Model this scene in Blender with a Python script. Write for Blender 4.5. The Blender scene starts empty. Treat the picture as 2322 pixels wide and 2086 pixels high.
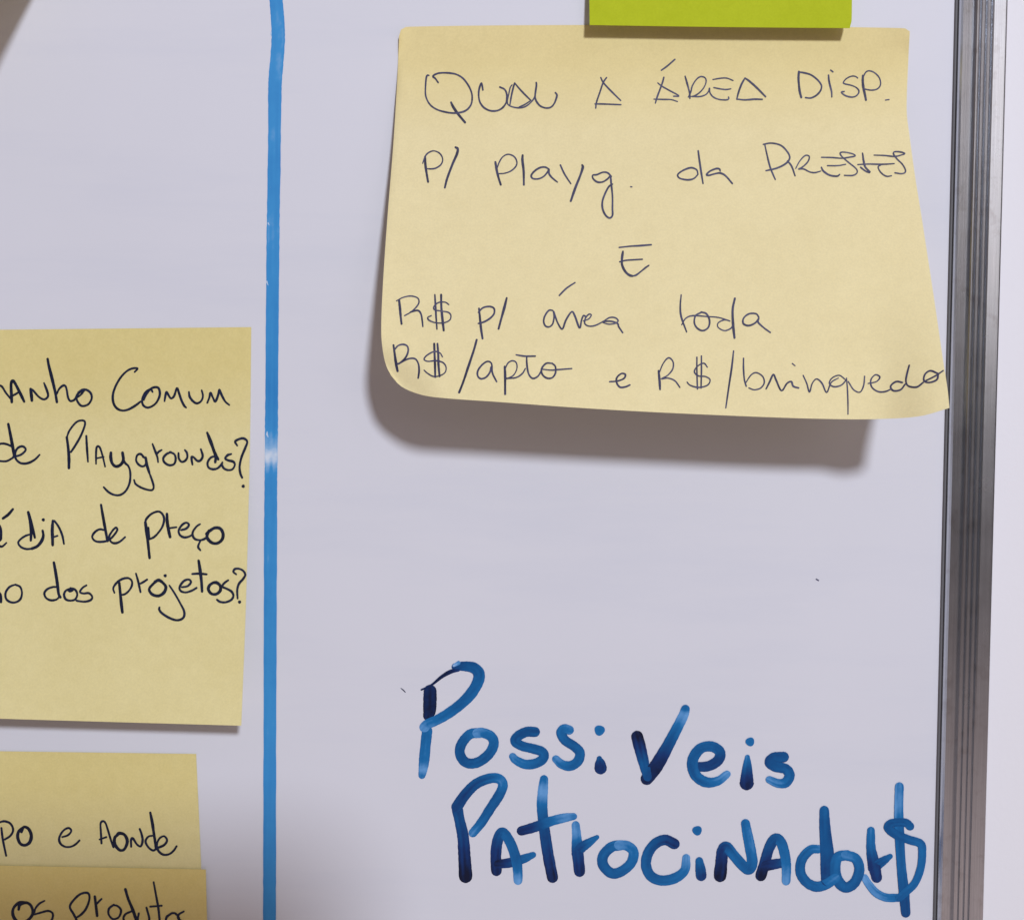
import bpy, bmesh, math, random
from mathutils import Vector
from mathutils.bvhtree import BVHTree
random.seed(7)
C = bpy.context.scene.collection

# ------------------------------------------------------------ camera, world, lamps, exposure
S = 8.79e-5                  # metres on the board per photo pixel (a 102 mm note is 1160 px wide)
CX, CY, F = 1161.0, 1043.0, 2400.0
PITCH = math.radians(3.5)    # the phone looks slightly down at the upright board
D = F * S
CAM = Vector((0, -D * math.cos(PITCH), D * math.sin(PITCH)))
cam_d = bpy.data.cameras.new('camera')
cam_d.sensor_fit = 'HORIZONTAL'; cam_d.sensor_width = 36.0
cam_d.lens = 36.0 * F / 2322.0
cam_d.clip_start = 0.01; cam_d.clip_end = 50
cam = bpy.data.objects.new('camera', cam_d); C.objects.link(cam)
cam.location = CAM; cam.rotation_euler = (math.pi / 2 - PITCH, 0, 0)
bpy.context.scene.camera = cam

w = bpy.data.worlds.new('World'); bpy.context.scene.world = w; w.use_nodes = True
bg = w.node_tree.nodes['Background']
# the room around: dim at eye level, lighter ceiling above and table and floor below
_nt = w.node_tree
_tc = _nt.nodes.new('ShaderNodeTexCoord'); _sp = _nt.nodes.new('ShaderNodeSeparateXYZ')
_mr = _nt.nodes.new('ShaderNodeMapRange'); _mr.inputs[1].default_value = -1.0; _mr.inputs[2].default_value = 1.0
_rp = _nt.nodes.new('ShaderNodeValToRGB')
_nt.links.new(_tc.outputs['Generated'], _sp.inputs[0]); _nt.links.new(_sp.outputs['Z'], _mr.inputs[0]); _nt.links.new(_mr.outputs[0], _rp.inputs[0])
_st = [(0.0, .34), (.24, .54), (.31, .48), (.40, .09), (.49, .04), (.55, .09), (.70, .22), (1.0, .30)]
while len(_rp.color_ramp.elements) < len(_st): _rp.color_ramp.elements.new(.5)
for _e, (_p, _v) in zip(_rp.color_ramp.elements, _st): _e.position = _p; _e.color = (_v, _v * .785, _v * .75, 1)
_nt.links.new(_rp.outputs[0], bg.inputs[0]); bg.inputs[1].default_value = 0.92

def area(name, loc, target, size, watts, col):
    d = bpy.data.lights.new(name, 'AREA'); d.shape = 'DISK'; d.size = size
    d.energy = watts; d.color = col
    o = bpy.data.objects.new(name, d); C.objects.link(o)
    o.location = loc
    o.rotation_euler = (Vector(target) - Vector(loc)).to_track_quat('-Z', 'Y').to_euler()
    return o
LDIR = Vector((0.285, -1.0, 0.485)).normalized()
area('ceiling_lamp', LDIR * 1.35, (0, 0, 0), 0.15, 12.6, (0.86, 0.90, 1.0))

# an added soft lamp far to the right, giving the rail its soft sheen
_a, _e = math.radians(32), math.radians(13)
soft = area('rail_sheen_fill', Vector((math.sin(_a) * math.cos(_e), -math.cos(_a) * math.cos(_e), math.sin(_e))) * 2.2, (0.09, 0, 0.02), 0.95, 2.1, (1.0, 0.91, 0.88))
sc = bpy.context.scene
sc.view_settings.view_transform = 'Standard'; sc.view_settings.look = 'None'
sc.view_settings.exposure = 0.21; sc.view_settings.gamma = 1.0
sc.view_settings.use_curve_mapping = False

# ------------------------------------------------------------ helpers
CO, SI = math.cos(PITCH), math.sin(PITCH)
def ray(px, py):
    a, b = (px - CX) / F, -(py - CY) / F
    return Vector((a, CO + b * SI, -SI + b * CO)).normalized()
def U(px, py, h=0.0):
    """point on the plane h pixels in front of the board that shows at photo pixel (px, py)"""
    d = ray(px, py)
    t = (-h * S - CAM.y) / d.y
    return CAM + d * t

def obj(name, bm, mat, parent=None, smooth=False):
    me = bpy.data.meshes.new(name); bm.to_mesh(me); bm.free()
    me.materials.append(mat)
    if smooth:
        for p in me.polygons: p.use_smooth = True
    o = bpy.data.objects.new(name, me); C.objects.link(o)
    if parent: o.parent = parent
    return o
def empty(name, loc=(0, 0, 0)):
    o = bpy.data.objects.new(name, None); C.objects.link(o); o.location = loc
    o.empty_display_size = 0.01
    return o
def tag(o, label=None, cat=None, group=None, kind=None):
    if label: o['label'] = label
    if cat: o['category'] = cat
    if group: o['group'] = group
    if kind: o['kind'] = kind
def keep(o, parent):
    """parent without moving (parents only carry a translation)"""
    o.parent = parent; o.location = o.location - parent.location

# ------------------------------------------------------------ materials
def srgb(r, g, b):
    f = lambda c: c / 12.92 if c <= 0.04045 else ((c + 0.055) / 1.055) ** 2.4
    return (f(r / 255), f(g / 255), f(b / 255), 1)
def mat(name):
    m = bpy.data.materials.new(name); m.use_nodes = True
    nt = m.node_tree
    return m, nt, nt.nodes['Principled BSDF'], nt.nodes['Material Output']
def noise(nt, scale, detail=3, rough=0.5, vec=None):
    n = nt.nodes.new('ShaderNodeTexNoise'); n.inputs['Scale'].default_value = scale
    n.inputs['Detail'].default_value = detail; n.inputs['Roughness'].default_value = rough
    if vec: nt.links.new(vec, n.inputs['Vector'])
    return n
def ramp(nt, fac, stops):
    r = nt.nodes.new('ShaderNodeValToRGB')
    while len(r.color_ramp.elements) < len(stops): r.color_ramp.elements.new(0.5)
    for e, (p, c) in zip(r.color_ramp.elements, stops): e.position = p; e.color = c
    nt.links.new(fac, r.inputs[0]); return r
def bump(nt, height, strength, dist):
    b = nt.nodes.new('ShaderNodeBump'); b.inputs['Strength'].default_value = strength
    b.inputs['Distance'].default_value = dist
    nt.links.new(height, b.inputs['Height']); return b
def gpos(nt):
    g = nt.nodes.new('ShaderNodeNewGeometry'); return g.outputs['Position']

def paper(name, col, dark, trans=0.10):
    m, nt, p, out = mat(name)
    pos = gpos(nt)
    n = noise(nt, 55, 4, 0.6, pos); n2 = noise(nt, 2600, 2, 0.6, pos)
    n4 = noise(nt, 420, 4, 0.7, pos)
    av = nt.nodes.new('ShaderNodeMath'); av.operation = 'ADD'
    hf = nt.nodes.new('ShaderNodeMath'); hf.operation = 'MULTIPLY'; hf.inputs[1].default_value = 0.5
    nt.links.new(n.outputs['Fac'], av.inputs[0]); nt.links.new(n4.outputs['Fac'], av.inputs[1]); nt.links.new(av.outputs[0], hf.inputs[0])
    r = ramp(nt, hf.outputs[0], [(0.34, tuple(c * 0.985 for c in dark[:3]) + (1,)), (0.64, tuple(min(0.97, c * 1.012) for c in col[:3]) + (1,))])
    mx = nt.nodes.new('ShaderNodeMixRGB'); mx.blend_type = 'MULTIPLY'; mx.inputs[0].default_value = 0.16
    nt.links.new(r.outputs[0], mx.inputs[1]); nt.links.new(n2.outputs['Fac'], mx.inputs[2])
    # the glued band along the top of each note is a deeper colour
    tc = nt.nodes.new('ShaderNodeTexCoord'); sp = nt.nodes.new('ShaderNodeSeparateXYZ'); nt.links.new(tc.outputs['Generated'], sp.inputs[0])
    gl = ramp(nt, sp.outputs['Z'], [(0.72, (1, 1, 1, 1)), (0.90, (0.955, 0.925, 0.80, 1))])
    mb = nt.nodes.new('ShaderNodeMixRGB'); mb.blend_type = 'MULTIPLY'; mb.inputs[0].default_value = 1.0
    nt.links.new(mx.outputs[0], mb.inputs[1]); nt.links.new(gl.outputs[0], mb.inputs[2]); mx = mb
    nt.links.new(mx.outputs[0], p.inputs['Base Color'])
    p.inputs['Roughness'].default_value = 0.75; p.inputs['Specular IOR Level'].default_value = 0.2
    b = bump(nt, n2.outputs['Fac'], 0.35, 0.00003)
    b2 = bump(nt, n.outputs['Fac'], 0.14, 0.0012); nt.links.new(b.outputs[0], b2.inputs['Normal']); nt.links.new(b2.outputs[0], p.inputs['Normal'])
    t = nt.nodes.new('ShaderNodeBsdfTranslucent'); nt.links.new(mx.outputs[0], t.inputs[0])
    ms = nt.nodes.new('ShaderNodeMixShader'); ms.inputs[0].default_value = trans
    nt.links.new(p.outputs[0], ms.inputs[1]); nt.links.new(t.outputs[0], ms.inputs[2])
    nt.links.new(ms.outputs[0], out.inputs[0])
    return m
M = {}
M['paper'] = paper('pale_yellow_paper', (0.93, 0.82, 0.47, 1), (0.905, 0.79, 0.44, 1))
M['paper_worn'] = paper('canary_yellow_paper', (0.88, 0.785, 0.40, 1), (0.85, 0.75, 0.36, 1))
M['paper_orange'] = paper('warm_yellow_paper', (0.90, 0.76, 0.34, 1), (0.88, 0.73, 0.30, 1))
M['green'] = paper('lime_green_paper', (0.53, 0.61, 0.018, 1), (0.50, 0.58, 0.012, 1), 0.1)

def ink(name, stops, nscale, namp, rough):
    m, nt, p, out = mat(name)
    a = nt.nodes.new('ShaderNodeAttribute'); a.attribute_name = 'ink'
    n = noise(nt, nscale, 3, 0.6, gpos(nt))
    s = nt.nodes.new('ShaderNodeMath'); s.operation = 'MULTIPLY_ADD'
    nt.links.new(n.outputs['Fac'], s.inputs[0]); s.inputs[1].default_value = namp; s.inputs[2].default_value = -namp / 2
    ad = nt.nodes.new('ShaderNodeMath'); ad.operation = 'ADD'; ad.use_clamp = True
    nt.links.new(a.outputs['Fac'], ad.inputs[0]); nt.links.new(s.outputs[0], ad.inputs[1])
    r = ramp(nt, ad.outputs[0], stops)
    nt.links.new(r.outputs[0], p.inputs['Base Color'])
    p.inputs['Roughness'].default_value = rough; p.inputs['Specular IOR Level'].default_value = 0.25
    return m
M['pen'] = ink('ballpoint_ink', [(0.0, (0.30, 0.27, 0.25, 1)), (0.5, (0.055, 0.055, 0.120, 1)), (1.0, (0.010, 0.010, 0.024, 1))], 900, 0.5, 0.5)
M['gel'] = ink('black_blue_pen_ink', [(0.0, (0.10, 0.10, 0.12, 1)), (0.5, (0.011, 0.018, 0.055, 1)), (1.0, (0.004, 0.006, 0.016, 1))], 700, 0.35, 0.45)
M['marker'] = ink('blue_marker_ink', [(0.0, (0.42, 0.54, 0.76, 1)), (0.18, (0.13, 0.34, 0.66, 1)), (0.40, (0.008, 0.145, 0.385, 1)),
                                      (0.62, (0.002, 0.078, 0.245, 1)), (0.82, (0.004, 0.030, 0.14, 1)), (1.0, (0.002, 0.006, 0.028, 1))], 160, 0.22, 0.4)
M['line'] = ink('blue_line_ink', [(0.0, (0.60, 0.68, 0.78, 1)), (0.2, (0.25, 0.45, 0.70, 1)), (0.40, (0.045, 0.275, 0.60, 1)), (0.7, (0.026, 0.20, 0.51, 1)), (1.0, (0.02, 0.12, 0.40, 1))], 260, 0.25, 0.4)

m, nt, p, out = mat('white_enamel'); M['enamel'] = m
pos = gpos(nt); n = noise(nt, 14, 4, 0.6, pos)
r = ramp(nt, n.outputs['Fac'], [(0.3, (0.645, 0.652, 0.706, 1)), (0.7, (0.665, 0.671, 0.724, 1))])
mp = nt.nodes.new('ShaderNodeMapping'); mp.inputs['Rotation'].default_value = (0, 0.5, 0); mp.inputs['Scale'].default_value = (9, 9, 70)
nt.links.new(pos, mp.inputs[0]); ns = noise(nt, 1.0, 5, 0.65, mp.outputs[0])
sm = ramp(nt, ns.outputs['Fac'], [(0.50, (1, 1, 1, 1)), (0.72, (0.945, 0.955, 0.975, 1))])
mm = nt.nodes.new('ShaderNodeMixRGB'); mm.blend_type = 'MULTIPLY'; mm.inputs[0].default_value = 0.8
nt.links.new(r.outputs[0], mm.inputs[1]); nt.links.new(sm.outputs[0], mm.inputs[2])
nt.links.new(mm.outputs[0], p.inputs['Base Color'])
n3 = noise(nt, 40, 4, 0.6, pos)
mr = nt.nodes.new('ShaderNodeMapRange'); mr.inputs[3].default_value = 0.50; mr.inputs[4].default_value = 0.62
nt.links.new(n3.outputs['Fac'], mr.inputs[0]); nt.links.new(mr.outputs[0], p.inputs['Roughness'])
p.inputs['Specular IOR Level'].default_value = 0.18

m, nt, p, out = mat('painted_wall'); M['wall'] = m
pos = gpos(nt); n = noise(nt, 900, 3, 0.6, pos)
p.inputs['Base Color'].default_value = (0.765, 0.755, 0.785, 1); p.inputs['Roughness'].default_value = 0.8
b = bump(nt, n.outputs['Fac'], 0.15, 0.0002); nt.links.new(b.outputs[0], p.inputs['Normal'])

m, nt, p, out = mat('brushed_aluminium'); M['alu'] = m
pos = gpos(nt)
mp = nt.nodes.new('ShaderNodeMapping'); mp.inputs['Scale'].default_value = (4000, 4000, 40)
nt.links.new(pos, mp.inputs[0]); n = noise(nt, 1.0, 4, 0.65, mp.outputs[0])
n2 = noise(nt, 120, 3, 0.6, pos)
r = ramp(nt, n.outputs['Fac'], [(0.25, (0.47, 0.49, 0.53, 1)), (0.75, (0.61, 0.63, 0.67, 1))])
gr = ramp(nt, noise(nt, 260, 5, 0.7, pos).outputs['Fac'], [(0.30, (0.78, 0.75, 0.73, 1)), (0.46, (1, 1, 1, 1))])
mg = nt.nodes.new('ShaderNodeMixRGB'); mg.blend_type = 'MULTIPLY'; mg.inputs[0].default_value = 0.7
nt.links.new(r.outputs[0], mg.inputs[1]); nt.links.new(gr.outputs[0], mg.inputs[2])
nt.links.new(mg.outputs[0], p.inputs['Base Color'])
p.inputs['Metallic'].default_value = 1.0
mr = nt.nodes.new('ShaderNodeMapRange'); mr.inputs[3].default_value = 0.22; mr.inputs[4].default_value = 0.30
nt.links.new(n2.outputs['Fac'], mr.inputs[0]); nt.links.new(mr.outputs[0], p.inputs['Roughness'])
b = bump(nt, n.outputs['Fac'], 0.3, 0.00002); nt.links.new(b.outputs[0], p.inputs['Normal'])

m, nt, p, out = mat('dark_plastic'); M['plastic'] = m
p.inputs['Base Color'].default_value = (0.02, 0.02, 0.023, 1); p.inputs['Roughness'].default_value = 0.4
m, nt, p, out = mat('lens_glass'); M['lens'] = m
p.inputs['Base Color'].default_value = (0.01, 0.01, 0.015, 1); p.inputs['Roughness'].default_value = 0.08

# ------------------------------------------------------------ wall and whiteboard
def box(bm, lo, hi):
    vs = [bm.verts.new((x, y, z)) for x in (lo[0], hi[0]) for y in (lo[1], hi[1]) for z in (lo[2], hi[2])]
    for f in ((0, 1, 3, 2), (4, 6, 7, 5), (0, 4, 5, 1), (2, 3, 7, 6), (0, 2, 6, 4), (1, 5, 7, 3)):
        bm.faces.new([vs[i] for i in f])
    bmesh.ops.recalc_face_normals(bm, faces=bm.faces[:])
WALL_Y = 0.012
bm = bmesh.new(); box(bm, (-1.6, WALL_Y, -1.2), (1.6, WALL_Y + 0.08, 1.2))
tag(obj('wall', bm, M['wall']), kind='structure')

A0, B0 = U(2166, 0), U(2116, 2086)          # inner edge of the rail on the board
ax = (A0 - B0).normalized()                  # along the rail, upwards
side = Vector((ax.z, 0, -ax.x))              # to the right on the board
def edge_x(z): return B0.x + (A0.x - B0.x) * (z - B0.z) / (A0.z - B0.z)
board = empty('whiteboard', (0, 0, 0))
tag(board, 'white magnetic board with grooved aluminium rail on its right, marked in blue', 'whiteboard')
ZT, ZB, XL = 0.36, -0.36, -0.62
bm = bmesh.new()
vs = []
for y in (0.0, WALL_Y - 0.001):
    for (x, z) in ((XL, ZB), (edge_x(ZB) + 30 * S, ZB), (edge_x(ZT) + 30 * S, ZT), (XL, ZT)):
        vs.append(bm.verts.new((x, y, z)))
bm.faces.new(vs[0:4]); bm.faces.new(vs[7:3:-1])
for i in range(4):
    j = (i + 1) % 4; bm.faces.new((vs[i], vs[i + 4], vs[j + 4], vs[j]))
bmesh.ops.recalc_face_normals(bm, faces=bm.faces[:])
obj('writing_surface', bm, M['enamel'], board)

PROFILE = [(5, 0.4), (5, 12), (7, 17), (10, 22), (36, 17.2), (38, 24), (40, 26), (43.5, 25.4), (45.5, 24.8), (46.5, 22), (48.5, 21.6), (49.5, 25.5), (51.5, 26.4), (57, 25.4), (58.5, 24.8),
           (59.5, 22), (61.5, 21.6), (62.5, 25.5), (65, 26.4), (69.5, 25.6), (70.8, 24.8), (71.8, 22), (73.8, 21.6), (74.8, 25.5), (78, 26.8), (105, 24.4), (108, 23.6), (110, 21), (110.5, 17), (110.5, -120)]
EDGE_STRIP = [(-1, 0.4), (-1, 3), (0.5, 5), (3.5, 5.5), (5.4, 5.5), (5.4, 0.4)]  # narrow dark strip along the inner edge of the rail
def rail(p0, p1, across, k=1.0, PROFILE=PROFILE):
    bm = bmesh.new(); rows = []
    L = (p1 - p0).length; nseg = 24
    for i in range(nseg + 1):
        c = p0.lerp(p1, i / nseg)
        rows.append([bm.verts.new(c + across * (x * S * k) + Vector((0, -h * S, 0))) for x, h in PROFILE])
    for a, b in zip(rows, rows[1:]):
        for i in range(len(PROFILE) - 1): bm.faces.new((a[i], a[i + 1], b[i + 1], b[i]))
    bm.faces.new(rows[0]); bm.faces.new(rows[-1][::-1])
    bmesh.ops.recalc_face_normals(bm, faces=bm.faces[:])
    return bm
RK = 0.97
M['dark_strip'] = mat('dark_grey_strip')[0]
_p = M['dark_strip'].node_tree.nodes['Principled BSDF']; _p.inputs['Base Color'].default_value = (0.13, 0.13, 0.14, 1); _p.inputs['Roughness'].default_value = 0.7
obj('dark_edge_strip', rail(Vector((edge_x(ZB), 0, ZB)), Vector((edge_x(ZT), 0, ZT)), side, RK, EDGE_STRIP), M['dark_strip'], board)
obj('frame_rail', rail(Vector((edge_x(ZB - 0.01), 0, ZB - 0.01)), Vector((edge_x(ZT + 0.01), 0, ZT + 0.01)), side, RK), M['alu'], board)
obj('frame_rail', rail(Vector((XL, 0, ZT + 0.01)), Vector((XL, 0, ZB - 0.01)), Vector((-1, 0, 0)), RK), M['alu'], board)
obj('frame_rail', rail(Vector((XL + 0.0004, 0, ZT)), Vector((edge_x(ZT) - 0.0004, 0, ZT)), Vector((0, 0, 1)), RK), M['alu'], board)
obj('frame_rail', rail(Vector((edge_x(ZB) - 0.0004, 0, ZB)), Vector((XL + 0.0004, 0, ZB)), Vector((0, 0, -1)), RK), M['alu'], board)

# ------------------------------------------------------------ sheets of paper
def pl(curve, t):
    """point at parameter t along a polyline given by [(t, x, y), ...] with smooth interpolation"""
    for i in range(len(curve) - 1):
        if t <= curve[i + 1][0] or i == len(curve) - 2: break
    p1, p2 = curve[i], curve[i + 1]
    p0 = curve[i - 1] if i > 0 else p1
    p3 = curve[i + 2] if i + 2 < len(curve) else p2
    d = p2[0] - p1[0]; s = (t - p1[0]) / d
    res = []
    for k in (1, 2):
        m1 = (p2[k] - p0[k]) / (p2[0] - p0[0]) * d; m2 = (p3[k] - p1[k]) / (p3[0] - p1[0]) * d
        h00 = 2 * s**3 - 3 * s**2 + 1; h10 = s**3 - 2 * s**2 + s; h01 = -2 * s**3 + 3 * s**2; h11 = s**3 - s**2
        res.append(h00 * p1[k] + h10 * m1 + h01 * p2[k] + h11 * m2)
    return res
def sheet(top, bottom, left, right, hf, nu=70, nv=60, thick=1.1):
    """a bent sheet: four edge curves (as seen from the front) and its lift hf(u, v) off the board in px"""
    bm = bmesh.new(); front = []; back = []
    c00, c10, c01, c11 = pl(top, 0), pl(top, 1), pl(bottom, 0), pl(bottom, 1)
    for j in range(nv + 1):
        v = j / nv; l, r = pl(left, v), pl(right, v); fr = []; bk = []
        for i in range(nu + 1):
            u = i / nu; t, b = pl(top, u), pl(bottom, u)
            P = [(1 - v) * t[k] + v * b[k] + (1 - u) * l[k] + u * r[k]
                 - ((1 - u) * (1 - v) * c00[k] + u * (1 - v) * c10[k] + (1 - u) * v * c01[k] + u * v * c11[k]) for k in (0, 1)]
            h = hf(u, v)
            fr.append(bm.verts.new(U(P[0], P[1], h))); bk.append(bm.verts.new(U(P[0], P[1], h) + Vector((0, thick * S, 0))))
        front.append(fr); back.append(bk)
    for j in range(nv):
        for i in range(nu):
            bm.faces.new((front[j][i], front[j + 1][i], front[j + 1][i + 1], front[j][i + 1]))
            bm.faces.new((back[j][i], back[j][i + 1], back[j + 1][i + 1], back[j + 1][i]))
    for j in range(nv):
        bm.faces.new((front[j][0], back[j][0], back[j + 1][0], front[j + 1][0]))
        bm.faces.new((front[j][nu], front[j + 1][nu], back[j + 1][nu], back[j][nu]))
    for i in range(nu):
        bm.faces.new((front[0][i], front[0][i + 1], back[0][i + 1], back[0][i]))
        bm.faces.new((front[nv][i], back[nv][i], back[nv][i + 1], front[nv][i + 1]))
    return bm
def smooth01(t):
    t = max(0.0, min(1.0, t)); return t * t * (3 - 2 * t)
def sheet_obj(name, bm, m, parent=None):
    o = obj(name, bm, m, parent, smooth=True)
    # keep the thin rim crisp
    me = o.data
    try:
        me.set_sharp_from_angle(angle=math.radians(50))
    except Exception: pass
    return o

# --- big curled note
def big_h(u, v):
    t = max(0.0, v - 0.10) / 0.90
    h = 2.4 + 12 * smooth01((v - 0.055) / 0.12) + 232 * (0.80 * t**1.35 + 0.20 * smooth01(t))
    h += 1.5 * math.sin(5 * u + 2) * t * 4
    h += 46 * smooth01((u - 0.89) / 0.11) ** 1.3 * smooth01((v - 0.55) / 0.45)     # right corner bends out
    dx, dy = u / 0.10, (1 - v) / 0.16
    h -= 45 * smooth01(1 - math.hypot(dx, dy) / 1.3)                                # left corner bends back
    h += 9 * smooth01((u - 0.94) / 0.06) * smooth01((0.06 - v) / 0.06)
    h += 10 * smooth01((0.025 - u) / 0.025) * smooth01((0.06 - v) / 0.06)
    return h
top = [(0, 905, 82), (0.010, 910, 67), (0.022, 925, 61.5), (0.37, 1330, 57.5), (0.70, 1716, 60), (0.985, 2045, 64.5), (0.996, 2059, 67), (1, 2063, 72)]
right = [(0, 2063, 72), (0.06, 2060, 130), (0.20, 2056, 250), (0.27, 2062, 305), (0.38, 2075, 400), (0.49, 2091, 500), (0.70, 2120, 690), (0.83, 2136, 800), (0.95, 2149, 885), (1, 2153, 925)]
left = [(0, 905, 82), (0.10, 901, 175), (0.28, 892, 325), (0.48, 878, 500), (0.66, 868, 650), (0.80, 864.5, 750), (0.88, 868, 795), (0.95, 876, 830), (1, 887, 852)]
bottom = [(0, 887, 852), (0.025, 908, 875), (0.06, 944, 892), (0.10, 988, 901), (0.22, 1136, 912), (0.36, 1300, 924), (0.50, 1470, 934), (0.70, 1740, 946), (0.84, 1900, 950.5), (0.91, 2000, 950), (0.97, 2091, 943), (1, 2153, 925)]
bm = sheet(top, bottom, left, right, big_h, 110, 90)
bigN = empty('sticky_note', U(1480, 70, 0))
tag(bigN, 'large pale yellow sticky note curling off the board, pen writing from QUAL to brinquedo', 'sticky note', 'yellow sticky notes on the whiteboard')
pb = sheet_obj('paper', bm, M['paper']); keep(pb, bigN)

# --- note with Comum / Playgrounds
def n1_h(u, v): return 2.4 + 95 * max(0, (v - 0.25) / 0.75) ** 1.5 + 2 * math.sin(6 * u) * v
top1 = [(0, -600, 752), (0.5, -15, 748), (1, 569.5, 742)]
bot1 = [(0, -640, 1608), (0.54, 0, 1629), (1, 547, 1645)]
n1L = [(0, -600, 752), (0.5, -618, 1180), (1, -640, 1608)]
n1R = [(0, 569.5, 742), (0.3, 566.5, 1010), (0.7, 557.5, 1370), (1, 547, 1645)]
note1 = empty('sticky_note', U(560, 745, 0))
tag(note1, 'flat yellow sticky note left of the blue line, pen writing about Comum Playgrounds and projetos', 'sticky note', 'yellow sticky notes on the whiteboard')
p1 = sheet_obj('paper', sheet(top1, bot1, n1L, n1R, n1_h, 50, 50), M['paper_worn']); keep(p1, note1)

# --- note with e Aonde / os produtos, and the sheet below it
def n2_h(u, v): return 3.0 + 2 * v
top2 = [(0, -700, 1694), (0.6, 0, 1703), (1, 444.5, 1709)]
n2R = [(0, 444.5, 1709), (0.27, 455, 1944), (0.6, 465, 2240), (1, 475, 2590)]
n2L = [(0, -700, 1694), (0.5, -690, 2140), (1, -680, 2580)]
bot2 = [(0, -680, 2580), (0.5, -100, 2585), (1, 475, 2590)]
note2 = empty('sticky_note', U(440, 1712, 0))
tag(note2, 'yellow sticky note at left reading po e Aonde, covered below by another note', 'sticky note', 'yellow sticky notes on the whiteboard')
p2 = sheet_obj('paper', sheet(top2, bot2, n2L, n2R, n2_h, 40, 40), M['paper_worn']); keep(p2, note2)
topu = [(0, -650, 1950), (0.6, 40, 1963), (1, 466.5, 1971)]
nuR = [(0, 466.5, 1971), (0.5, 477, 2400), (1, 488, 2830)]
nuL = [(0, -650, 1950), (0.5, -640, 2390), (1, -630, 2820)]
botu = [(0, -630, 2820), (0.5, -70, 2825), (1, 488, 2830)]
lower = empty('sticky_note', U(460, 1975, 0))
tag(lower, 'orange tinted sticky note lowest at the left, reading os produtos', 'sticky note', 'yellow sticky notes on the whiteboard')
def n3_h(u, v): return n2_h(u, 0.30) + 4 + 70 * max(0, (v - 0.2) / 0.8) ** 1.5
p3 = sheet_obj('paper', sheet(topu, botu, nuL, nuR, n3_h, 30, 40), M['paper_orange']); keep(p3, lower)

# --- lime green note over the top edge of the big note
def g_h(u, v): return 5.5 + 34 * max(0, (v - 0.35) / 0.65) ** 1.6
topg = [(0, 1334, -525), (0.5, 1632, -528), (1, 1928, -530)]
botg = [(0, 1337, 57.5), (0.5, 1630, 62), (1, 1927, 64.5)]
gL = [(0, 1334, -525), (0.5, 1334, -230), (1, 1337, 57.5)]
gR = [(0, 1928, -530), (0.6, 1931, -180), (0.97, 1931.5, 45), (1, 1927, 64.5)]
green = sheet_obj('sticky_note', sheet(topg, botg, gL, gR, g_h, 40, 40), M['green'])
tag(green, 'lime green sticky note overlapping the top edge of the big yellow note', 'sticky note')

# --- an unseen curled note added up left to cast the dark corner shadow
def c_h(u, v): return 2.4 + 245 * max(0, (v - 0.15) / 0.85) ** 1.3
def B(x, y, h):        # board pixel -> the pixel it shows at when lifted h
    k = F / (F - h); return (CX + (x - CX) * k, CY + (y - CY) * k)
cTL, cTR = B(-610, -1020, 2), B(420, -560, 2)
cBL, cBR = B(-960, -230, 247), B(20, 190, 247)
lin = lambda a, b: [(0, *a), (0.5, (a[0] + b[0]) / 2, (a[1] + b[1]) / 2), (1, *b)]
upper = sheet_obj('sticky_note', sheet(lin(cTL, cTR), lin(cBL, cBR), lin(cTL, cBL), lin(cTR, cBR), c_h, 30, 30), M['paper'])
tag(upper, 'added unseen yellow sticky note beyond the upper left corner, casting the dark corner shadow', 'sticky note', 'yellow sticky notes on the whiteboard')

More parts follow.
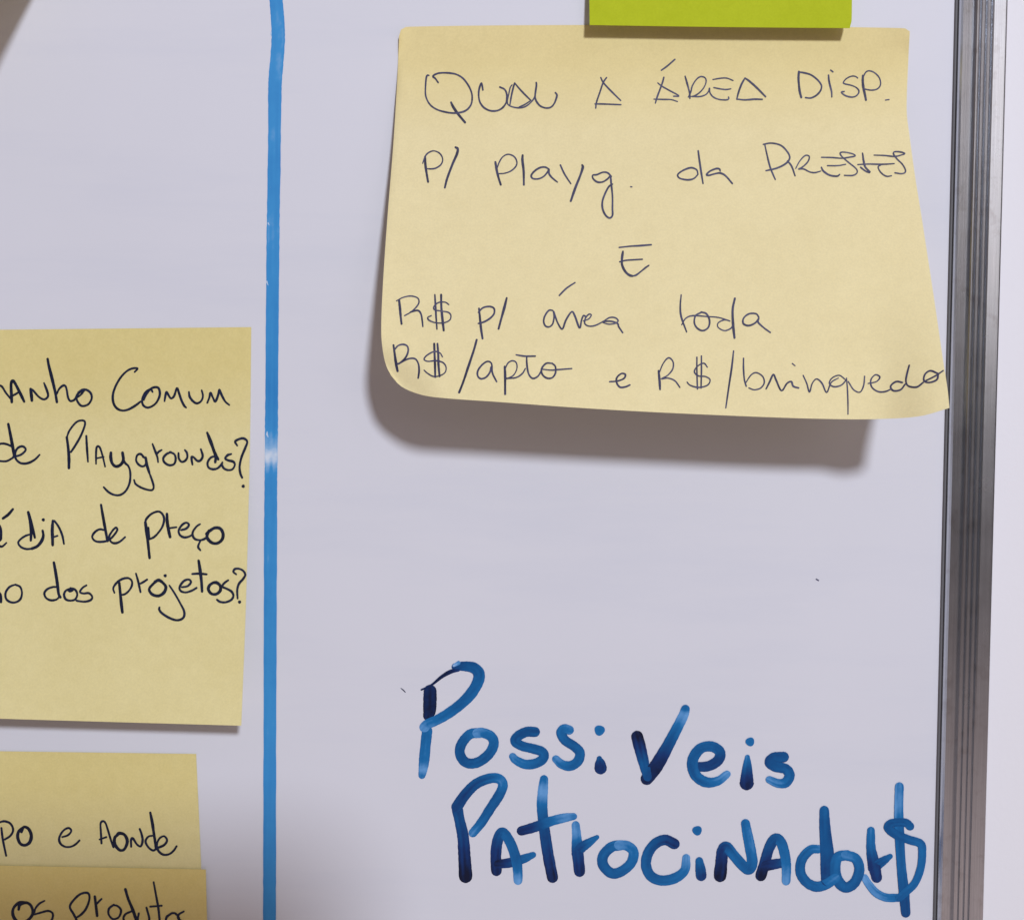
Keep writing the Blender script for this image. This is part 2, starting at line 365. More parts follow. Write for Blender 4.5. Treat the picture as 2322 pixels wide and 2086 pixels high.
# ------------------------------------------------------------ ink strokes
def spline(pts, n):
    """Catmull-Rom through rows of numbers"""
    if len(pts) == 2:
        return [[a + (b - a) * i / n for a, b in zip(*pts)] for i in range(n + 1)]
    out = []
    for i in range(len(pts) - 1):
        p1, p2 = pts[i], pts[i + 1]
        p0 = pts[i - 1] if i else [2 * a - b for a, b in zip(p1, p2)]
        p3 = pts[i + 2] if i + 2 < len(pts) else [2 * a - b for a, b in zip(p2, p1)]
        for k in range(n):
            t = k / n
            out.append([0.5 * (2 * b + (c - a) * t + (2 * a - 5 * b + 4 * c - d) * t * t + (3 * b - a - 3 * c + d) * t**3)
                        for a, b, c, d in zip(p0, p1, p2, p3)])
    out.append(list(pts[-1])); return out
class Ink:
    def __init__(s, tree=None):
        s.bm = bmesh.new(); s.lay = s.bm.verts.layers.float.new('ink'); s.tree = tree; s.lift = 0.35
    def put(s, px, py, lift):
        if s.tree:
            hit = s.tree.ray_cast(CAM, ray(px, py))
            if hit[0] is not None:
                n = hit[1] if hit[1].y < 0 else -hit[1]
                return hit[0] + n * (lift * S)
            return None
        return U(px, py, lift)
    def stroke(s, pts, n=5, jitter=0.0, edge=0.0, streak=0.0):
        """pts: rows of (px, py, width, density) in photo pixels"""
        sp = spline(pts, n); N = len(sp)
        cols = (-1, -0.72, -0.4, 0, 0.4, 0.72, 1) if streak else (-1, -0.6, 0.6, 1)
        walk = [random.uniform(-1, 1) * streak for _ in cols]
        rows = []
        def tang(i):
            a, b = sp[max(0, i - 1)], sp[min(N - 1, i + 1)]
            dx, dy = b[0] - a[0], b[1] - a[1]; l = math.hypot(dx, dy) or 1
            return dx / l, dy / l
        full = []
        tx, ty = tang(0); x, y, w_, d = sp[0]; w_ = max(w_, 0.8)
        for a in (1.0, 0.8, 0.45): full.append((x - tx * w_ / 2 * a, y - ty * w_ / 2 * a, tx, ty, w_ * math.sqrt(max(0.02, 1 - a * a)), d))
        for i in range(N):
            tx, ty = tang(i); x, y, w_, d = sp[i]; w_ = max(w_, 0.8)
            full.append((x, y, tx, ty, w_ * (1 + random.uniform(-jitter, jitter)), d))
        for a in (0.45, 0.8, 1.0): full.append((x + tx * w_ / 2 * a, y + ty * w_ / 2 * a, tx, ty, w_ * math.sqrt(max(0.02, 1 - a * a)), d))
        for i, (x, y, tx, ty, w_, d) in enumerate(full):
            row = []
            for ci, c in enumerate(cols):
                if streak: walk[ci] = walk[ci] * 0.94 + random.uniform(-1, 1) * streak * 0.34
                P = s.put(x - ty * c * w_ / 2, y + tx * c * w_ / 2, s.lift + 0.004 * i)
                if P is None: row = None; break
                v = s.bm.verts.new(P); v[s.lay] = max(0, min(1, d + (edge if abs(c) == 1 else 0) + walk[ci])); row.append(v)
            if row and rows and rows[-1]:
                for k in range(len(cols) - 1): s.bm.faces.new((rows[-1][k], rows[-1][k + 1], row[k + 1], row[k]))
            rows.append(row)
        s.lift += 0.05
    def blob(s, px, py, r, d, sx=1.0):
        vs = []; c = s.bm.verts.new(s.put(px, py, s.lift)); c[s.lay] = d
        for k in range(18):
            a = 2 * math.pi * k / 18; rr = r * (1 + 0.06 * math.sin(3 * a + px))
            v = s.bm.verts.new(s.put(px + rr * sx * math.cos(a), py + rr * math.sin(a), s.lift)); v[s.lay] = d - 0.08; vs.append(v)
        for k in range(18): s.bm.faces.new((c, vs[k], vs[(k + 1) % 18]))
        s.lift += 0.05
    def done(s, name, m, parent):
        bmesh.ops.recalc_face_normals(s.bm, faces=s.bm.faces[:])
        for f in s.bm.faces:
            if f.normal.y > 0: f.normal_flip()
        o = obj(name, s.bm, m); keep(o, parent); return o

def P(txt):
    """'x,y x,y | x,y ...' -> strokes; a leading * makes a heavy stroke, ~ a light one"""
    res = []
    for part in txt.split('|'):
        part = part.strip(); k = 1.0
        if part[0] == '*': k = 1.35; part = part[1:]
        elif part[0] == '~': k = 0.8; part = part[1:]
        res.append((k, [tuple(float(q) for q in t.split(',')) for t in part.split()]))
    return res
def words(parent, tree, mname, name, width, dens, items):
    """items: one word each, as a list of (x origin, y origin, zoom, strokes)"""
    for word in items:
        I = Ink(tree)
        for ox, oy, z, txt in word:
            for k, pts in P(txt):
                rows = []
                n = len(pts)
                for i, (x, y) in enumerate(pts):
                    wv = width * k * random.uniform(0.86, 1.1)
                    if i in (0, n - 1): wv *= 0.85
                    dv = dens * (0.75 + 0.35 * k) - 0.2 + random.uniform(-0.12, 0.12)
                    rows.append((ox + x / z, oy + y / z, wv, dv))
                if n == 1: I.blob(rows[0][0], rows[0][1], width * 0.72 * k, 0.8)
                else: I.stroke(rows, 5, 0.05)
        I.done(name, M[mname], parent)
def tree_of(o):
    dg = bpy.context.evaluated_depsgraph_get(); dg.update()
    me = o.data; mw = Vector(o.parent.location) + Vector(o.location) if o.parent else Vector(o.location)
    return BVHTree.FromPolygons([v.co + mw for v in me.vertices], [list(q.vertices) for q in me.polygons])

a, b_, c, d_, e_, f_, g, h_ = (940, 130, 5.065), (1320, 120, 4.6045), (1700, 130, 5.065), (930, 310, 3.6836), (1480, 300, 3.2677), (1340, 520, 10.13), (870, 620, 3.3767), (1350, 620, 2.441)
big_words = [
 [(*a, "165,212 148,212 135,240 127,330 126,430 148,500 190,560 260,605 350,632 450,645 550,632 610,600 650,545 662,480 655,410 620,330 560,250 490,205 420,188 330,183 260,192 212,222 240,250 272,295"
      "|*420,522 445,575 500,655 580,752|785,380 778,335 768,300 750,340 738,400 738,460 752,520 790,575 845,610 905,622 965,612 1015,580 1050,530 1062,470 1055,410 1030,370 980,347"
      "|~1120,322 1098,355 1082,430 1066,505 1075,548 1130,575 1200,585 1270,572 1330,528 1370,480 1384,440|1150,300 1135,350 1112,450 1097,545|1150,300 1200,360 1260,425 1335,498|~1200,575 1260,550 1325,508"
      "|1398,295 1400,330 1390,400 1385,460 1400,510 1440,560 1490,583 1530,587 1570,575 1605,535 1630,470 1635,435 1618,412")],
 [(*b_, "255,262 220,315 180,430 150,520 142,580|195,262 222,315 300,400 402,500|135,537 230,538 405,545")],
 [(*b_, "828,185 890,140 968,72|853,260 840,310 815,380 785,460 765,528|~790,318 830,350 900,390 1010,452 955,456|~750,487 850,490 930,492 995,512"
       "|1075,248 1090,300 1112,380 1125,440 1125,480|~1110,465 1135,410 1150,350 1190,285 1235,253 1280,262 1295,300 1275,360 1230,415 1180,450 1140,460|~1140,460 1230,460 1290,440 1320,405 1330,370 1335,420 1370,465 1430,490 1500,495 1530,485 1528,465"
       "|~1365,283 1440,270 1510,268 1575,293|~1375,367 1440,380 1500,387 1553,380|1700,268 1665,330 1635,410 1615,485|1700,268 1740,295 1820,365 1915,462|1615,487 1700,495 1800,488 1880,490")],
 [(*c, "*565,170 560,240 565,320 575,400 592,465|565,175 620,182 700,205 770,255 815,310 825,350 805,400 760,445 700,472 640,468|905,210 910,270 925,340 940,400 943,460|930,152 955,172"
      "|~1240,243 1215,225 1170,222 1110,250 1075,295 1100,312 1160,325 1220,350 1252,385 1245,425 1205,457 1150,460 1090,440 1052,405 1085,398"
      "|*1300,215 1298,280 1305,350 1320,420 1335,495|~1300,240 1330,180 1370,160 1430,180 1485,235 1503,300 1490,345 1450,375 1390,382 1320,370|~1560,496 1600,490")],
 [(*d_, "*125,170 128,240 138,310 150,380|~105,225 130,160 165,130 205,122 250,145 272,190 258,235 215,265 175,272 140,270|*380,92 398,105 390,150 355,230 310,350 290,428")],
 [(*d_, "*712,215 725,290 740,350 757,403|~725,270 745,215 775,170 820,150 870,170 892,215 880,255 840,290 790,308 745,312|*940,158 938,200 948,290 950,405"
       "|1160,275 1130,258 1090,260 1045,285 1012,325 1025,352 1070,355 1115,335 1150,295 1160,275 1160,310 1185,345 1230,382|1255,240 1290,315 1342,395|*1437,240 1442,260 1420,330 1380,430 1342,540"
       "|1680,335 1650,305 1610,300 1560,320 1525,325 1530,355 1565,382 1610,380 1650,355 1672,335 1680,400 1690,500 1690,600 1690,660 1665,682 1630,655 1607,600 1607,540 1630,475 1660,420 1690,400|~1842,421 1852,422")],
 [(*e_, "335,310 325,280 285,265 235,280 195,305 185,325 205,345 260,355 305,345 335,315|337,140 345,200 358,290 373,382|500,290 495,275 470,272 425,290 400,315 415,322 460,310 500,305 540,325 590,382")],
 [(*e_, "830,90 845,160 870,260 908,352|820,92 880,83 950,100 1000,150 1015,195 985,235 920,268 840,287|1000,215 1030,255 1055,325|~1060,270 1090,215 1130,175 1160,182 1150,220 1110,260 1080,275 1120,275 1160,295 1200,302 1245,290"
       "|1250,262 1265,290 1310,320 1365,328 1385,315|~1250,188 1330,190 1400,195 1460,187 1500,178 1480,162 1420,150 1390,155 1400,180 1450,225 1505,270 1515,300 1485,322 1420,322|~1295,250 1370,250 1430,240"
       "|1555,158 1562,210 1575,260 1610,298 1580,292 1540,262|~1520,242 1600,238 1700,240 1790,235|~1690,245 1670,260 1690,300 1730,328 1770,325"
       "|~1640,172 1720,175 1790,182 1840,172 1868,160 1830,148 1790,148 1785,165 1810,200 1850,240 1872,280 1868,302 1840,310 1795,303")],
 [(*f_, "650,422 900,395 1150,380 1385,360|*735,515 722,600 710,720 715,820 760,930 830,1020 900,1065 960,1078|960,1078 1040,1055 1140,980 1250,890 1330,835|660,752 800,720 1000,705 1180,695")],
 [(*g, "*118,205 125,270 130,330 137,388|~98,212 150,185 210,175 260,190 270,225 245,265 205,300 160,325|205,298 260,285 285,310 295,360 300,408|392,165 397,250 402,340 408,428|*440,165 442,260 450,350 460,438"
      "|~498,240 470,222 420,225 385,255 390,280 440,290 495,300 515,325 505,360 460,380 400,380 350,362 338,340 365,325")],
 [(*g, "*730,270 738,350 745,420 757,500|725,300 760,265 810,255 845,270 845,310 815,345 770,372 725,385|*942,190 925,260 900,350 880,425")],
 [(*g, "1345,170 1400,115 1465,72|1295,285 1265,285 1235,325 1225,370 1240,405 1270,410 1295,385 1305,330 1300,290 1310,320 1335,385 1368,428 1395,360 1440,295 1465,330 1500,420 1515,360 1530,325 1550,335"
      "|~1530,365 1570,350 1590,320 1570,315 1545,345 1540,385 1570,405 1620,400 1680,370 1730,340 1775,342 1795,365 1770,385 1720,390 1680,378|1680,370 1740,368 1790,385 1800,410 1830,455")],
 [(*h_, "475,120 470,180 475,240 505,325|~478,285 500,250 540,235 620,240 680,245 740,262|590,215 555,235 548,275 565,305 595,318 625,300 632,262 615,225 585,215|~745,265 715,258 680,275 680,300 715,318 750,305 762,285"
       "|*772,140 760,200 762,280 770,358|905,245 890,225 850,225 820,250 820,280 850,290 885,275 905,250 900,270 930,300 968,328")],
 [(*g, "*75,550 85,620 95,690 107,748|80,590 110,555 150,545 182,560 187,600 165,650 120,690 105,690|120,690 190,655 240,655 265,690 272,745 265,802|*387,540 390,620 393,700 395,795|*412,540 418,620 420,700 428,790"
      "|~450,640 430,610 385,600 330,630 310,660 340,675 400,670 455,685 478,720 470,760 430,785 380,790 335,765 310,742")],
 [(*g, "*712,510 690,590 650,710 610,830 578,912|830,740 825,690 795,675 755,700 722,745 720,785 745,808 785,795 815,755 825,715 835,770 865,830|*927,715 930,780 930,850 930,925"
      "|~925,745 950,690 985,670 1015,685 1020,730 995,780 950,805 935,805 1010,800 1060,770 1085,730|1095,635 1097,700 1110,770 1140,805 1180,790 1205,750|1015,625 1080,635 1160,635"
      "|1290,690 1245,690 1210,730 1215,775 1250,803 1290,800 1315,765 1315,715 1290,690|~1215,735 1280,742 1340,738 1440,730")],
 [(*g, "1730,830 1790,825 1840,805 1850,775 1820,768 1785,800 1785,840 1810,872 1850,870 1885,855")],
 [(*h_, "*350,540 355,590 358,642|~350,560 375,500 405,468 430,490 428,530 400,565 365,585 400,580 440,595 468,632|562,465 562,540 565,640|587,458 587,540 585,635|~620,520 600,498 565,515 548,545 570,568 610,572 635,590 620,620 570,632 525,620 508,603")],
 [(*h_, "765,430 755,520 740,620 722,745|820,470 820,530 825,590 835,625|~830,610 860,565 890,550 925,570 935,605 915,635 880,645 850,635|945,640 965,600 985,560 1000,590 1030,650 1060,610 1085,600 1095,625 1125,635|~1090,500 1105,512"
       "|~1150,565 1170,610 1185,658 1200,610 1225,585 1255,610 1280,660 1305,605 1345,580|~1385,590 1350,565 1310,580 1295,610 1320,628 1360,620 1390,590|~1390,580 1395,640 1398,720 1398,780|~1400,600 1430,645 1465,658 1485,620 1490,570"
       "|~1510,610 1555,600 1575,575 1550,562 1525,590 1530,630 1565,655 1605,655 1640,640|1700,605 1665,600 1635,625 1650,650 1690,645 1715,615|1738,510 1725,560 1720,600 1735,625 1780,630 1815,605"
       "|1895,555 1855,540 1825,560 1820,595 1850,605 1890,590 1898,560|1830,595 1880,570 1925,540")],
]
words(bigN, tree_of(pb), 'pen', 'handwritten_word', 4.2, 0.74, big_words)

i_, j0, j_, k_, l_ = (0, 800, 5.9588), (0, 720, 3.1656), (230, 800, 5.5147), (0, 1140, 6.5), (250, 1140, 6.3313)
n1_words = [
 [(*i_, "-60,520 -20,440 0,445 30,460 80,540 140,615|*160,665 155,560 150,440 160,390 185,385 230,460 290,580 328,660|150,590 210,560 255,530|*432,645 425,570 415,490|415,490 450,510 520,590 590,630 640,605 650,560 625,480 597,410"
       "|*645,85 660,170 700,330 745,520 770,665|765,560 800,490 850,445 885,450 905,510 920,600 950,650 1000,640 1030,600|1130,500 1070,540 1035,590 1045,650 1090,710 1140,718 1200,690 1240,620 1230,550 1180,505 1120,500 1060,535|1140,510 1100,560 1050,600")],
 [(*i_, "1820,260 1860,212 1780,215 1700,260 1620,350 1555,470 1525,580 1535,680 1580,750 1650,780 1730,768 1820,720 1900,660"),
  (*j_, "640,490 620,460 580,470 540,510 510,580 520,650 570,685 630,670 690,620 730,530 720,450 680,430 620,450 560,520 530,590|790,605 800,540 815,490 840,530 870,570 910,540 945,440 970,500 1000,590 1035,660 1060,685"
       "|1095,490 1105,550 1150,610 1200,632 1250,600 1270,540 1255,470|1325,625 1350,560 1365,500 1395,560 1425,610 1460,530 1475,460 1505,530 1550,610 1600,652")],
 [(*j0, "*60,765 75,840 90,920 105,1000|-20,915 10,905 45,908 85,925|-20,1022 0,1030 50,1030 95,1005|95,1000 150,985 185,950 165,925 130,935 110,970 115,1015 150,1045 200,1045 250,1020 285,985")],
 [(*j0, "*495,1080 495,1000 488,920 480,860|480,860 500,810 550,750 600,740 610,770 580,850 540,920 510,965|620,850 625,940 632,1035|690,1050 690,980 695,930 715,930 735,985 755,1070|695,1010 745,1000"),
  (*j_, "*120,1250 118,1310 135,1380 180,1420 240,1400 275,1340 265,1250|280,1340 300,1380 340,1420 362,1500 355,1620 310,1720 240,1775 160,1775 90,1740 30,1680"
       "|530,1300 490,1265 450,1280 435,1340 460,1390 510,1420 550,1400 560,1330 520,1300|*555,1310 570,1400 600,1500|600,1500 640,1610 655,1680 635,1715 580,1712 500,1685 430,1640 410,1590|640,1140 670,1220 700,1300 710,1365|690,1270 720,1235 755,1215"
       "|870,1240 810,1270 775,1320 790,1370 850,1405 910,1390 930,1330 915,1270 860,1240|965,1255 970,1320 1000,1360 1040,1355 1075,1310 1070,1250 1045,1215|1140,1395 1130,1340 1130,1300 1160,1310 1200,1350 1240,1345 1268,1290 1245,1205"
       "|*1325,1000 1360,1090 1400,1200 1430,1300 1425,1365|*1400,1200 1430,1270 1462,1330|1430,1290 1370,1310 1330,1370 1340,1430 1390,1455 1450,1445 1500,1400 1515,1370|1625,1265 1580,1280 1550,1320 1590,1345 1650,1360 1670,1400 1640,1455 1580,1465 1530,1440 1510,1400"
       "|1700,1160 1675,1110 1720,1080 1780,1070 1825,1110 1800,1190 1755,1300 1730,1420 1740,1510 1762,1560|1775,1667")],
 [(*k_, "*45,230 120,175 190,95|*-5,340 10,390 15,460 8,530 -10,560|-20,620 0,640 40,640 95,590|*418,140 440,250 460,400 455,555|*425,160 470,330 515,510|440,465 370,490 300,540 270,590 310,650 390,680 470,675|*470,675 550,640 610,570 640,490 630,410|640,250"
       "|*778,620 775,500 772,400 780,265|780,265 810,275 870,360 920,480 945,605|775,510 850,485")],
 [(*k_, "*1490,30 1510,150 1540,320 1570,480 1585,560|1530,400 1470,390 1400,430 1360,500 1400,560 1480,575 1580,560 1640,520 1690,465 1730,400 1710,365 1660,410 1610,500 1640,575 1700,595 1770,570 1845,505")],
 [(*l_, "*505,280 520,400 540,550 565,790|*545,360 550,450 555,520|505,280 520,230 590,160 680,125 740,150 775,230 750,340 690,430 630,490 570,520|*815,160 820,280 840,400 860,490|835,365 950,350"
       "|1020,390 1090,370 1130,320 1100,285 1040,310 985,390 1000,460 1060,495 1130,485 1180,455|1290,305 1240,340 1190,410 1185,470 1220,520 1290,535 1350,520 1390,490|1295,545 1270,600 1265,640 1295,680"
       "|*1380,445 1420,410 1500,360 1580,370 1620,440 1610,520 1550,575 1480,580 1420,540 1390,480 1420,400")],
 [(*k_, "*-8,1330 5,1350 12,1400 15,1460|220,1205 140,1240 85,1320 90,1410 150,1460 230,1465 300,1420 325,1330 300,1240 230,1205")],
 [(*k_, "*795,880 820,1020 845,1180 865,1340 890,1390|845,1240 780,1240 700,1270 655,1330 680,1400 750,1435 830,1425 870,1390|1040,1260 975,1290 945,1350 970,1420 1040,1440 1110,1420 1140,1350 1110,1280 1040,1255|*1000,1280 1040,1295 1090,1270"
       "|1275,1215 1220,1250 1180,1310 1230,1335 1310,1330 1360,1380 1340,1430 1260,1455 1180,1450 1130,1440")],
 [(*l_, "*130,1150 145,1300 160,1450 175,1570|60,1290 45,1220 100,1140 180,1090 260,1080 310,1120 310,1190 270,1260 210,1310 150,1320|370,1015 400,1120 420,1210 435,1280|420,1165 470,1140 530,1100"
       "|*680,1110 610,1170 560,1240 600,1310 690,1335 770,1290 800,1210 760,1150 700,1110 640,1130|790,1045|850,1185 920,1290 1000,1430 1060,1550 1060,1630 1010,1675 930,1680 830,1640 740,1580 705,1530 708,1500"
       "|1030,1210 1110,1195 1160,1140 1130,1100 1060,1120 1000,1200 1010,1260 1080,1285 1170,1260 1240,1220|*1270,830 1290,960 1310,1120 1320,1270|1180,1020 1280,1015 1385,1025|*1490,1140 1430,1180 1410,1240 1450,1300 1520,1310 1580,1260 1580,1190 1530,1145 1480,1145"
       "|1695,1110 1640,1150 1610,1200 1670,1230 1740,1270 1770,1330 1740,1390 1660,1425 1580,1420 1535,1390|1810,1025 1770,990 1790,950 1850,945 1910,975 1940,1030 1910,1090 1850,1160 1825,1250 1830,1370|1858,1422")],
]
words(note1, tree_of(p1), 'gel', 'handwritten_word', 5.3, 0.82, n1_words)
m_ = (0, 1820, 4.6045)
n2_words = [
 [(*m_, "-30,215 0,200 50,190 110,215 138,280 110,340 50,380|15,260 30,380 65,550|*250,250 200,290 185,350 210,420 260,440 310,410 328,340 300,270 250,250 225,300")],
 [(*m_, "650,355 710,335 745,290 715,260 660,290 620,360 630,420 680,455 740,455 790,430 830,390")],
 [(*m_, "1060,420 1055,320 1050,220 1070,190 1100,205 1130,290 1160,390 1185,460|1040,380 1110,355|*1250,315 1200,360 1200,430 1250,490 1300,480 1330,400 1300,330 1240,315 1225,340|1370,455 1370,380 1390,370 1430,430 1470,450 1490,390 1478,320 1460,270"
       "|*1570,100 1590,200 1605,300 1620,400 1630,480|1600,340 1550,350 1520,400 1550,460 1600,495 1640,470 1710,440 1745,390 1715,345 1665,370 1640,430 1650,490 1700,535 1760,535 1810,500 1845,450")],
]
n3_words = [
 [(*m_, "*280,1040 200,1040 140,1100 140,1180 200,1250 280,1230 340,1160 330,1080 280,1040 210,1060 195,1110|465,1020 410,1050 370,1100 360,1140|350,1165 420,1145 500,1125 550,1150 545,1210 500,1260 420,1280")],
 [(*m_, "815,1330 800,1225 770,1160 730,1080 780,1000 850,945 920,940 935,1000 900,1100 850,1160 800,1195|*990,975 1000,1050 1015,1175|1000,1060 1060,1000|1190,1060 1140,1100 1135,1160 1180,1210 1240,1190 1265,1120 1230,1075 1190,1065"
       "|*1310,900 1340,1000 1390,1120 1430,1240|1370,1130 1310,1160 1290,1210 1330,1260|1450,1150 1440,1220 1470,1270 1530,1260 1560,1210 1530,1090|1605,825 1630,960 1655,1100 1670,1240 1690,1290|1570,1080 1690,1070"
       "|1800,1145 1740,1190 1740,1250 1790,1300 1850,1270 1870,1200 1830,1150 1790,1150|1920,1130 1870,1160 1860,1200 1910,1240")],
]
words(note2, tree_of(p2), 'gel', 'handwritten_word', 5.3, 0.82, n2_words)
words(lower, tree_of(p3), 'gel', 'handwritten_word', 5.3, 0.82, n3_words)

# ------------------------------------------------------------ marker on the board
def mark(items):
    """items: (origin, list of strokes); stroke rows are (x, y, width, density) in zoomed pixels"""
    I = Ink()
    for (ox, oy, z), strokes in items:
        for s in strokes:
            if len(s) == 1: I.blob(ox + s[0][0] / z, oy + s[0][1] / z, s[0][2] / z, s[0][3])
            else: I.stroke([(ox + x / z, oy + y / z, w_ / z, dd) for x, y, w_, dd in s], 8, 0.03, 0.04, 0.07)
    return I
def grad(pts, ws, ds):
    """points plus widths and densities interpolated along them"""
    def at(lst, t):
        q = t * (len(lst) - 1); i = min(int(q), len(lst) - 2); return lst[i] + (lst[i + 1] - lst[i]) * (q - i)
    xy = [tuple(float(q) for q in t.split(',')) for t in pts.split()]
    n = len(xy) - 1
    return [(x, y, at(ws, i / n), at(ds, i / n)) for i, (x, y) in enumerate(xy)]
N_, O_, P_, Q_ = (900, 1460, 4.2208), (1340, 1560, 4.052), (1000, 1740, 3.6179), (1540, 1760, 3.4931)
I = mark([
 (N_, [grad("290,830 275,960 260,1120 250,1200 240,1255", [100, 100, 100, 85, 70], [.45, .45, .42, .25, .42]),
       grad("560,218 640,212 735,228 785,285 772,370 705,480 605,580 485,668 375,730 295,765 262,795", [75, 105, 112, 108, 100, 95, 95], [.66, .55, .52, .52, .50, .38, .22]),
       grad("318,450 316,560 312,640 300,685", [125, 128, 122, 100], [.99, .98, .97, .93]),
       grad("235,437 330,392 430,312 520,262 590,250", [18, 22, 34, 42, 26], [.95, .97, .97, .9, .75]),
       grad("545,205 590,180", [26, 40], [.1, .3]),
       grad("800,850 700,862 622,950 602,1040 642,1118 712,1143 800,1118 890,1040 928,950 900,882 820,848 770,852", [95, 98, 95], [.3, .58, .62, .60, .50, .42, .26]),
       grad("1320,840 1240,840 1160,880 1132,930 1200,975 1300,1000 1392,1032 1402,1092 1330,1140 1230,1150 1140,1110 1108,1075", [100, 96, 92, 95, 95, 70], [.66, .60, .58, .54, .48, .32]),
       grad("1650,822 1600,812 1572,850 1610,920 1700,980 1752,1040 1732,1120 1660,1165 1580,1150 1522,1100", [90, 96, 92, 95, 95, 75], [.40, .48, .58, .56, .50, .28]),
       [(1940, 825, 50, .48)], grad("1938,1095 1944,1130 1950,1185", [52, 95, 122], [.6, .75, .84])]),
 (O_, [grad("425,445 455,560 490,700 520,815", [112, 112, 96, 80], [.97, .82, .62, .7]),
       grad("515,830 600,715 690,560 790,370 850,250 868,192", [118, 128, 112, 100, 92, 82], [.94, .92, .72, .42, .20, .42]),
       grad("960,722 1080,715 1170,660 1185,585 1110,535 1010,552 942,640 937,740 982,820 1070,865 1170,850 1250,790", [90, 98, 95, 100, 100, 95, 70], [.74, .72, .52, .50, .56, .46, .26]),
       [(1462, 492, 41, .50)], grad("1438,632 1437,700 1434,790 1432,872", [45, 78, 108, 130], [.38, .52, .80, .93]),
       grad("1770,632 1682,640 1645,682 1700,720 1790,742 1826,800 1790,865 1720,873 1640,840", [100, 100, 95, 95, 70], [.62, .60, .54, .48, .28])])])
for o in (I.done('marker_word', M['marker'], board),): tag(o, 'blue brush marker word Possiveis')
I = mark([
 (P_, [grad("130,320 150,420 180,560 192,720 202,890", [92, 88, 95, 102, 112], [.70, .68, .76, .9, 1.0]),
       grad("130,322 200,220 290,132 400,88 475,92 508,140 480,220 402,340 332,450 262,535", [92, 88, 84, 80, 84, 80, 72], [.70, .66, .52, .30, .52, .54, .36]),
       grad("455,845 450,720 462,610 492,535 530,552 580,640 618,760 630,850 632,925", [88, 90, 84, 84, 84, 72], [.93, .80, .54, .50, .55, .22]),
       grad("470,790 560,780 670,750 755,715", [72, 80, 76, 52], [.9, .74, .5, .42]),
       grad("845,95 835,200 830,330 850,520 880,720 915,898", [70, 84, 88, 90, 92, 94], [.40, .20, .46, .70, .80, .92]),
       grad("660,518 760,490 900,440 1010,412 1088,400", [78, 84, 80, 74, 58], [.88, .76, .44, .26, .34]),
       grad("1105,470 1113,560 1120,680 1137,850", [66, 76, 96, 92], [.30, .32, .70, .84]),
       grad("1105,705 1160,650 1220,610 1280,570", [70, 84, 68, 38], [.72, .62, .5, .46]),
       grad("1480,635 1400,650 1332,720 1332,800 1400,865 1480,850 1560,780 1580,692 1530,642 1460,634", [84, 86, 84, 80], [.42, .56, .52, .44, .28]),
       grad("1915,625 1840,592 1760,622 1700,700 1682,800 1722,888 1810,925 1920,905 2000,840 2012,740", [88, 88, 84, 86, 86, 66], [.80, .64, .58, .54, .48, .26])]),
 (Q_, [[(143, 428, 38, .52)], grad("160,668 170,740 175,785", [62, 82, 86], [.5, .62, .74]),
       grad("325,785 335,680 345,590 375,558 430,620 510,710 555,735 580,680 562,560 540,450 526,372", [102, 92, 84, 84, 84, 72], [.96, .78, .50, .52, .40, .42]),
       grad("648,785 680,680 712,570 760,492 808,522 838,620 850,720 848,828", [88, 84, 82, 80, 68], [.94, .70, .52, .44, .28]),
       grad("690,708 760,693 835,682", [84, 82, 76], [.88, .78, .62]),
       grad("1110,575 1040,582 972,660 962,760 1012,838 1090,872 1170,850 1235,805", [66, 78, 78, 84, 78], [.36, .54, .56, .52, .42]),
       grad("1150,268 1155,400 1172,600 1180,740 1172,820", [74, 90, 108, 118, 96], [.54, .60, .62, .74, .72]),
       grad("1330,622 1255,642 1235,740 1262,830 1320,878 1390,840 1428,740 1400,652 1320,622", [82, 88, 82, 80], [.36, .52, .58, .54, .38]),
       grad("1470,800 1500,850 1560,920 1640,958 1740,960", [56, 66, 66], [.22, .32, .5]),
       grad("1520,428 1520,560 1540,680 1566,800", [62, 74, 96, 84], [.40, .50, .78, .82]),
       grad("1535,722 1600,680 1672,632", [80, 76, 42], [.74, .6, .48]),
       grad("1745,80 1740,250 1745,450 1760,700 1780,900 1796,1080", [70, 72, 78, 74, 84, 74], [.36, .30, .52, .52, .62, .68]),
       grad("1830,395 1800,368 1745,362 1680,372 1658,408 1720,460 1820,500 1912,532 1926,600 1915,720 1870,840 1800,912 1745,958", [66, 66, 72, 70, 64, 62, 62], [.56, .58, .60, .56, .46, .44, .52])])])
tag(I.done('marker_word', M['marker'], board), 'blue brush marker word Patrocinador$')
# the long vertical marker line, worn thin in one place
I = Ink()
LINE = [(-420, 622), (-200, 624), (-60, 622), (0, 626), (45, 629.5), (85, 631), (130, 628.5), (176, 624.5), (209, 623.3), (300, 622.5), (385, 621.5), (470, 620), (549, 619), (660, 618), (769, 617), (880, 616.3), (960, 615.6), (1005, 615.2), (1022, 615), (1032, 615), (1045, 615),
        (1062, 614.6), (1100, 614.2), (1200, 613.6), (1400, 612.8), (1600, 612.2), (1800, 611.6), (1950, 611.4), (2086, 611), (2300, 610), (2600, 609)]
DEN = {1005: .30, 1022: .14, 1032: .08, 1045: .14, 1062: .36, 880: .6, 960: .5}
I.stroke([(x, y, (30.5 if y < 300 else 29) + random.uniform(-.6, .6), DEN.get(y, 0.46 + random.uniform(-.07, .07))) for y, x in LINE], 8, 0.03, 0.04, 0.07)
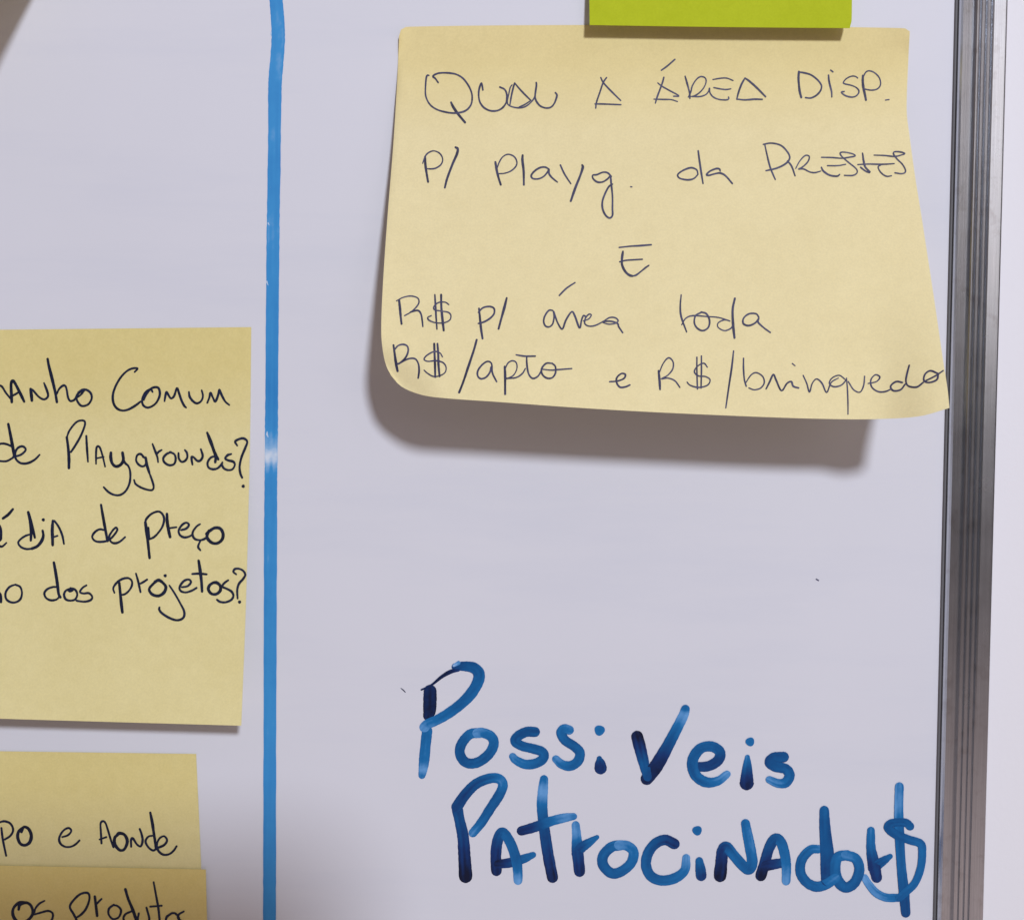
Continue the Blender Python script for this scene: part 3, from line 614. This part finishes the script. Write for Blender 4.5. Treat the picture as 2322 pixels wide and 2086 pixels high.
# rubbed spots where the ink has flaked
for (x, y, l, w_) in ((617, 78, 16, 6), (614.5, 158, 14, 6), (613, 232, 20, 6), (614, 268, 14, 5), (611, 352, 26, 5), (611, 420, 10, 4), (608.5, 505, 12, 3), (606, 640, 14, 3), (609, 1012, 24, 6), (622, 1040, 16, 6), (603.5, 1130, 16, 3), (606, 985, 12, 4), (600, 1245, 10, 3), (600, 2060, 20, 6)):
    I.stroke([(x, y - l / 2, w_ * .5, .12), (x + random.uniform(-1, 1), y, w_, .10), (x + 2, y + l / 2, w_ * .5, .14)], 4, 0.1)
tag(I.done('marker_line', M['line'], board), 'long blue marker line dividing the board')
for pts in ([(909, 1560, 1.5, .5), (914, 1564, 2.5, .8), (919, 1569, 2, .6)], [(1851, 1313, 3, .5), (1856, 1316, 3, .55)], [(2249, 351, 2, .4), (2252, 351.5, 2, .4)][:0]):
    if not pts: continue
    I = Ink(); I.stroke(pts, 4, 0.1); I.done('ink_speck', M['pen'], board)

# ------------------------------------------------------------ the phone behind the lens (its shade falls on the lower left)
phone = empty('smartphone', CAM + Vector((0, -0.012, 0)))
tag(phone, 'dark slim smartphone facing the whiteboard, shading its lower left', 'smartphone')
bm = bmesh.new()
x0, x1, z0, z1, rr = -0.042, 0.034, -0.129, 0.0270, 0.009
loop = []
for cx, cz, a0 in ((x1 - rr, z1 - rr, 0), (x0 + rr, z1 - rr, 90), (x0 + rr, z0 + rr, 180), (x1 - rr, z0 + rr, 270)):
    for k in range(7):
        t = math.radians(a0 + 15 * k); loop.append((cx + rr * math.cos(t), cz + rr * math.sin(t)))
rings = []
for y, s in ((0.004, 0.985), (0.003, 1.0), (-0.003, 1.0), (-0.004, 0.985)):
    mx, mz = (x0 + x1) / 2, (z0 + z1) / 2
    rings.append([bm.verts.new((mx + (x - mx) * s, y, mz + (z - mz) * s)) for x, z in loop])
for p_, q_ in zip(rings, rings[1:]):
    for k in range(len(loop)):
        bm.faces.new((p_[k], p_[(k + 1) % len(loop)], q_[(k + 1) % len(loop)], q_[k]))
bm.faces.new(rings[0][::-1]); bm.faces.new(rings[-1])
bmesh.ops.recalc_face_normals(bm, faces=bm.faces[:])
obj('phone_body', bm, M['plastic'], phone)
bm = bmesh.new()
bmesh.ops.create_cone(bm, cap_ends=True, segments=32, radius1=0.006, radius2=0.0055, depth=0.0016)
bmesh.ops.rotate(bm, verts=bm.verts[:], cent=(0, 0, 0), matrix=__import__('mathutils').Matrix.Rotation(math.pi / 2, 3, 'X'))
bmesh.ops.translate(bm, verts=bm.verts[:], vec=(0, 0.0049, 0))
obj('camera_lens', bm, M['lens'], phone)
